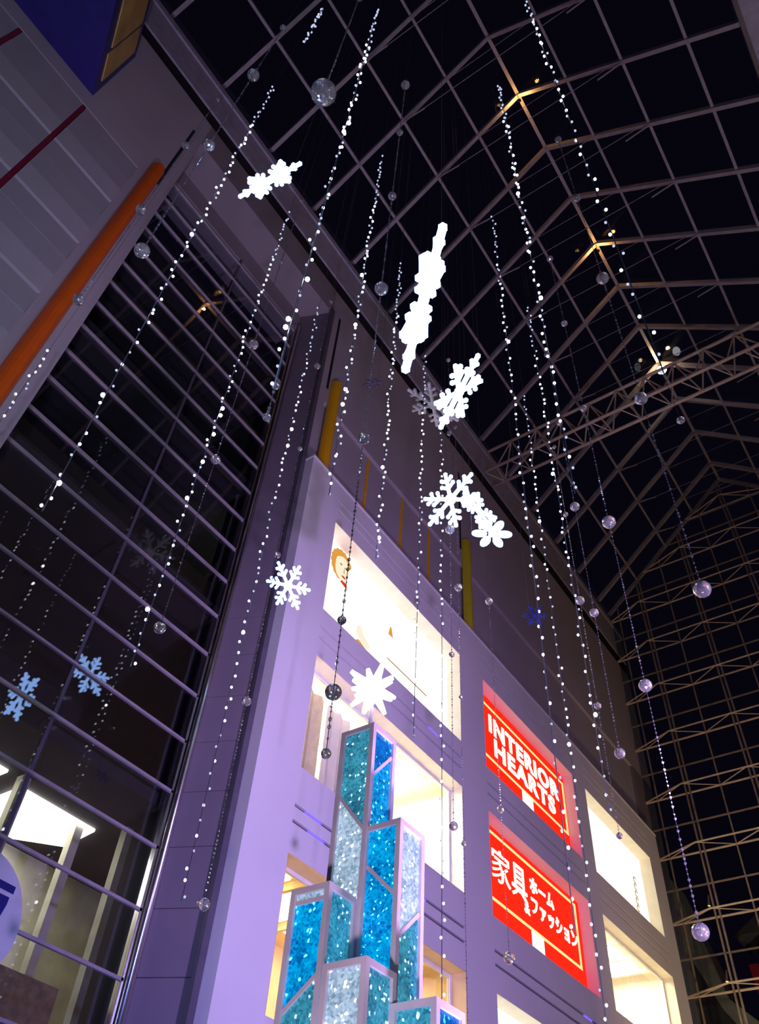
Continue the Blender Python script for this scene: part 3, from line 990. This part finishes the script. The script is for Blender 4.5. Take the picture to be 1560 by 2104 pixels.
for a, b in ((-0.3, -0.3), (-0.3, 0.3), (0.3, -0.3), (0.3, 0.3)):
    MB().tube((-11.0 + a, 30.4 + b, 10.03), (-11.0 + a, 30.4 + b, 10.45), 0.03, 6).build('leg', 'timber', t)

# ------------------------------------------------------------------ blue prism tower with its star
tw = thing('prism_tower', (-4.2, 5.7, 0), 'tower of blue and silver glitter prisms in grey metal frames', 'sculpture')
S = 0.36
PR = [  # near corner x, y, top z, splits of the face towards -y, splits of the face towards +x, materials
    (-4.325, 5.757, 6.39, [(5.66, 5.27), (3.9, 3.9)], [(5.825, 6.176), (5.265, 5.10), (3.9, 4.2)], ['glitter_teal', 'glitter_silver', 'glitter_cyan'], ['glitter_blue', 'glitter_cyan', 'glitter_cyan', 'glitter_blue']),
    (-3.962, 5.771, 5.28, [(4.915, 4.617), (3.6, 3.95)], [(4.279, 4.566), (3.2, 3.0)], ['glitter_cyan', 'glitter_cyan', 'glitter_blue'], ['glitter_silver', 'glitter_teal', 'glitter_cyan']),
    (-4.360, 5.348, 4.62, [(4.50, 4.50), (3.681, 3.918), (2.4, 2.2)], [(3.4, 3.7), (2.2, 2.2)], ['glitter_silver', 'glitter_cyan', 'glitter_teal', 'glitter_blue'], ['glitter_teal', 'glitter_blue', 'glitter_cyan']),
    (-3.880, 5.277, 3.94, [(2.9, 3.2), (1.6, 1.4)], [(3.1, 2.8), (1.6, 1.6)], ['glitter_silver', 'glitter_cyan', 'glitter_teal'], ['glitter_teal', 'glitter_cyan', 'glitter_silver']),
    (-3.477, 5.610, 3.71, [(3.0, 2.7), (1.5, 1.7)], [(2.8, 3.0), (1.5, 1.5)], ['glitter_teal', 'glitter_silver', 'glitter_cyan'], ['glitter_blue', 'glitter_teal', 'glitter_cyan']),
]
for (mx, my, zt, sa, sb, ma, mb_) in PR:
    x0, y1 = mx - S, my + S
    fr = MB()
    w = 0.050
    for cx, cy in ((mx, my), (x0, my), (mx, y1), (x0, y1)):
        fr.box(cx - w / 2, cx + w / 2, cy - w / 2, cy + w / 2, 0, zt)
    for p, q in (((x0, my), (mx, my)), ((mx, my), (mx, y1)), ((x0, y1), (mx, y1)), ((x0, my), (x0, y1))):
        fr.beam((p[0], p[1], zt - w / 2), (q[0], q[1], zt - w / 2), w * 0.98, w)
    fr.box(x0, mx, my, y1, zt - 0.008, zt - 0.002)
    po = fr.build('prism_frame', 'prism_frame', tw)
    faces = [((x0, my), (mx, my), sa, ma), ((mx, my), (mx, y1), sb, mb_), ((mx, y1), (x0, y1), sa, ma), ((x0, y1), (x0, my), sb, mb_)]
    for (p, q, spl, mm) in faces:
        dv = Vector((q[0] - p[0], q[1] - p[1], 0)).normalized()
        nv = Vector((dv.y, -dv.x, 0))
        top = (zt - w, zt - w)
        rows = [top] + spl + [(0.02, 0.02)]
        P = Vector((p[0], p[1], 0)) + dv * w / 2
        Q = Vector((q[0], q[1], 0)) - dv * w / 2
        for i in range(len(rows) - 1):
            (ta, tb), (ba, bb) = rows[i], rows[i + 1]
            quad = [P + Vector((0, 0, ba)), Q + Vector((0, 0, bb)), Q + Vector((0, 0, tb)), P + Vector((0, 0, ta))]
            quad = [v - nv * 0.004 for v in quad]
            MB().prism(quad, -nv * 0.006).build('glitter_panel', mm[min(i, len(mm) - 1)], po)
        for (a, b) in spl:
            MB().beam(P + Vector((0, 0, a)), Q + Vector((0, 0, b)), 0.024, 0.034).build('glazing_bar', 'prism_frame', po)

sc_ = Vector((-4.50, 5.93, 6.99))
st = thing('tower_star', (sc_.x, sc_.y, 6.39), 'dazzling white spiky star on top of the blue prism tower', 'star')
MB().tube((sc_.x, sc_.y, 6.392), (sc_.x, sc_.y, 6.95), 0.02, 8).build('stand', 'prism_frame', st)
MB().ball(sc_, 0.10, 12, 8).build('core', 'star_light', st, True)
dirs = []
for i in range(26):
    zz = 1 - 2 * (i + 0.5) / 26
    a = i * 2.39996
    rr = math.sqrt(1 - zz * zz)
    dirs.append(Vector((rr * math.cos(a), rr * math.sin(a), zz)))
for i, dd in enumerate(dirs):
    L = 0.31 if i % 2 else 0.23
    m = MB().tube(sc_ + dd * 0.06, sc_ + dd * L, 0.06, 6, 0.022)
    m.build('spike', 'star_light', st)

# ------------------------------------------------------------------ lamps on the roof ridge
for y, lab in ((10.27, 'small amber uplight under the nearest lit roof ridge joint'),
               (17.957, 'small amber uplight under the second lit roof ridge joint')):
    t = thing('ridge_lamp', (RX, y, RZ - 0.92), lab, 'lamp', 'amber ridge lamps')
    MB().lathe((RX, y, RZ - 0.90), [(0.05, 0), (0.08, 0.10), (0.075, 0.10), (0.04, 0.03)], 12).build('housing', 'lamp_black', t)
    MB().tube((RX, y - 0.09, RZ - 0.86), (RX, y - 0.09, RZ - 0.07), 0.012, 5).build('bracket', 'lamp_black', t)
    MB().lathe((RX, y, RZ - 0.835), [(0.06, 0), (0.06, 0.012)], 12).build('lens', 'lamp_amber', t)
    l = bpy.data.lights.new('ridge_lamp_light', 'POINT')
    l.color = (1.0, 0.50, 0.12); l.energy = 60; l.shadow_soft_size = 0.08
    lo = bpy.data.objects.new('ridge_lamp_light', l); link(lo, t); lo.location = (0, 0, 0.25)
t = thing('ridge_floodlight', (RX, 25.65, RZ - 0.6), 'dazzling white floodlight on the roof ridge above the steel truss', 'lamp')
MB().lathe((RX, 25.65, RZ - 0.70), [(0.14, 0), (0.18, 0.14), (0.10, 0.36), (0.04, 0.62)], 14).build('housing', 'lamp_black', t)
MB().ball((RX + 0.05, 25.52, RZ - 0.80), 0.24, 14, 10, 0.8).build('lens', 'lamp_flood', t, True)
l = bpy.data.lights.new('ridge_floodlight_light', 'POINT')
l.color = (1.0, 0.66, 0.28); l.energy = 60; l.shadow_soft_size = 0.1
lo = bpy.data.objects.new('ridge_floodlight_light', l); link(lo, t); lo.location = (0, -0.5, 0.1)

# ------------------------------------------------------------------ outside, beyond the end wall
ob = thing('stair_tower', (-9.5, 39, 0), 'pale sloping stair tower of the building beyond the end glass', 'building')
MB().prism([(-11.4, 38, 0), (-8.2, 38, 0), (-8.2, 38, 12.6), (-9.6, 38, 14.0), (-10.6, 38, 17.6), (-11.0, 38, 19.2), (-11.4, 38, 19.2)], (0, 2, 0)).build('wall', 'outside_panel', ob)
MB().prism([(-11.2, 37.96, 10), (-10.7, 37.96, 15.5), (-9.9, 37.96, 13.6), (-9.2, 37.96, 12.6), (-9.2, 37.96, 10)], (0, 0.05, 0)).build('dark_recess', 'outside_dark', ob)
ob2 = thing('grey_building', (-3, 41, 0), 'dim grey building beyond the end glass, right of the stair tower', 'building')
MB().box(-8.6, 6, 41, 44, 0, 14.2).build('wall', 'outside_dark', ob2)
MB().prism([(-9.4, 40.6, 17.3), (2, 40.6, 17.3), (2, 40.6, 18.9), (-6.9, 40.6, 18.9)], (0, 2.4, 0)).build('canopy', 'outside_dark', ob2)
MB().box(-8.4, -5.0, 40.9, 41.0, 14.2, 17.4).build('window_band', 'interior_dark', ob2)
rb = MB().prism([(-8.95, 39.9, 15.8), (-8.55, 39.9, 15.8), (-8.0, 39.9, 13.2), (-8.7, 39.9, 13.2)], (0, 0.2, 0)).build('red_banner', 'outside_red')
tag(rb, 'dark red slanted banner beyond the end glass at the right', 'banner')
for (lx, lz, lab) in ((-8.47, 15.9, 'small amber spotlight on an end wall post, upper of two'), (-8.47, 13.2, 'small amber spotlight on an end wall post, lower of two')):
    t = thing('post_spotlight', (lx, EY - 1.0, lz), lab, 'lamp', 'amber spotlights on the end wall')
    MB().tube((lx, EY - 1.0, lz + 0.02), (lx + 0.1, EY - 1.15, lz + 0.32), 0.05, 8, 0.035).build('housing', 'lamp_black', t)
    MB().tube((lx - 0.01, EY - 0.99, lz - 0.02), (lx, EY - 1.0, lz + 0.02), 0.048, 8).build('lens', 'lamp_amber', t)

# ------------------------------------------------------------------ hanging light strings, garlands, snowflakes
bulb = MB().ball((0, 0, 0), 1.0, 7, 5, 1.2)
bm = {k: bulb.mesh('bulb', m_, (0, 0, 0), True) for k, m_ in (('w', 'bulb_white'), ('d', 'bulb_dim'), ('b', 'bulb_bright'))}
for (sx, sy, zt, zb, sp, lab) in STRINGS:
    rz = roof_z(sx)
    t = thing('light_string', (sx, sy, zb), lab, 'light string', 'hanging white light strings')
    MB().tube((sx, sy, zb - 0.05), (sx, sy, zt), 0.006, 4).build('cord', 'wire_dark', t)
    MB().tube((sx, sy, zt), (sx, sy, rz + 0.18), 0.003, 4).build('hanger_wire', 'wire_dark', t)
    z = zb
    dist0 = math.hypot(sx, sy)
    faint = zt - zb < 3.5 and zb > 15
    while z < zt:
        far = math.sqrt(dist0 ** 2 + (z - 1.6) ** 2)
        u = random.random()
        kind = 'b' if (u < 0.05 and z < 15) else ('d' if (u > 0.62 or z > 17.5 or faint) else 'w')
        r = 0.009 + 0.0008 * far
        r *= {'b': 1.5, 'w': 1.0, 'd': 0.85}[kind]
        o = inst('bulb', bm[kind], t, (sx + random.uniform(-0.035, 0.035), sy + random.uniform(-0.035, 0.035), z), (r, r, r))
        z += sp * random.uniform(0.72, 1.25)

import bmesh
b_ = bmesh.new()
bmesh.ops.create_icosphere(b_, subdivisions=3, radius=1.0)
ball_me = bpy.data.meshes.new('crystal_ball')
b_.to_mesh(ball_me)
b_.free()
ball_me.materials.append(MATS['crystal_glass'])
for (gx, gy, balls, lab) in GARLANDS:
    zb = balls[-1][0]
    zt = balls[0][0]
    t = thing('crystal_garland', (gx, gy, zb), lab, 'garland', 'hanging crystal ball garlands')
    MB().tube((gx, gy, zb), (gx, gy, roof_z(gx) + 0.18), 0.003, 4).build('hanger_wire', 'wire_dark', t)
    m = MB()
    z = zb + balls[-1][1]
    while z < zt:
        r = random.choice((0.010, 0.012, 0.012, 0.018))
        m.add([(gx, gy, z - r * 1.4), (gx + r, gy, z), (gx, gy + r, z), (gx - r, gy, z), (gx, gy - r, z), (gx, gy, z + r * 1.4)],
              [(0, 2, 1), (0, 3, 2), (0, 4, 3), (0, 1, 4), (5, 1, 2), (5, 2, 3), (5, 3, 4), (5, 4, 1)])
        z += random.choice((0.05, 0.05, 0.06, 0.09))
    if m.v:
        so = m.build('bead_strand', 'bead_glass', t)
        so['kind'] = 'stuff'
    for z, r in balls:
        r = max(r, 0.035)
        inst('crystal_ball', ball_me, t, (gx, gy, z), (r, r, r))

FM = {'lit': 'flake_light', 'petal': 'flake_light', 'grey': 'frost_grey', 'dark': 'flake_dark', 'blue': 'flake_blue'}
for (c, rad, u, v, kind, lab) in FLAKES:
    c = Vector(c); u = Vector(u).normalized(); v = Vector(v)
    v = (v - u * v.dot(u)).normalized()
    t = thing('snowflake', c, lab, 'snowflake', 'hanging snowflake ornaments')
    mat = FM[kind]

    def at(r, ang, off=0.0, oang=0.0):
        p = c + (u * math.cos(ang) + v * math.sin(ang)) * r
        if off:
            p += (u * math.cos(oang) + v * math.sin(oang)) * off
        return p
    th = 0.068 * rad
    m = MB()
    hexa = [at(0.20 * rad, math.radians(60 * i + 30)) for i in range(6)]
    n_ = u.cross(v).normalized()
    m.prism([p - n_ * th * 0.7 for p in hexa], n_ * th * 1.4)
    m.build('hub', mat, t)
    for i in range(6):
        a = math.radians(60 * i)
        m = MB()
        if kind == 'petal':
            ring = []
            for k in range(12):
                s = 2 * math.pi * k / 12
                ring.append(at((0.62 + 0.38 * math.cos(s)) * rad, a, 0.22 * rad * math.sin(s), a + math.pi / 2) - n_ * th * 0.7)
            m.prism(ring, n_ * th * 1.4)
        else:
            m.tube(at(0.1 * rad, a), at(rad, a), th, 6, th * 0.9)
            m.ball(at(rad, a), th * 1.1, 6, 5)
            for rr, ll in ((0.42, 0.26), (0.68, 0.22)):
                for sg in (-1, 1):
                    p = at(rr * rad, a)
                    q = at(rr * rad, a, ll * rad, a + sg * math.radians(52))
                    m.tube(p, q, th * 0.85, 6)
                    m.ball(q, th * 1.05, 6, 4)
        m.build('arm', mat, t)
    top = max((at(rad, math.radians(60 * i)) for i in range(6)), key=lambda p: p.z)
    MB().tube(top, (top.x, top.y, roof_z(top.x) + 0.18), 0.003, 4).build('hanger_wire', 'wire_dark', t)
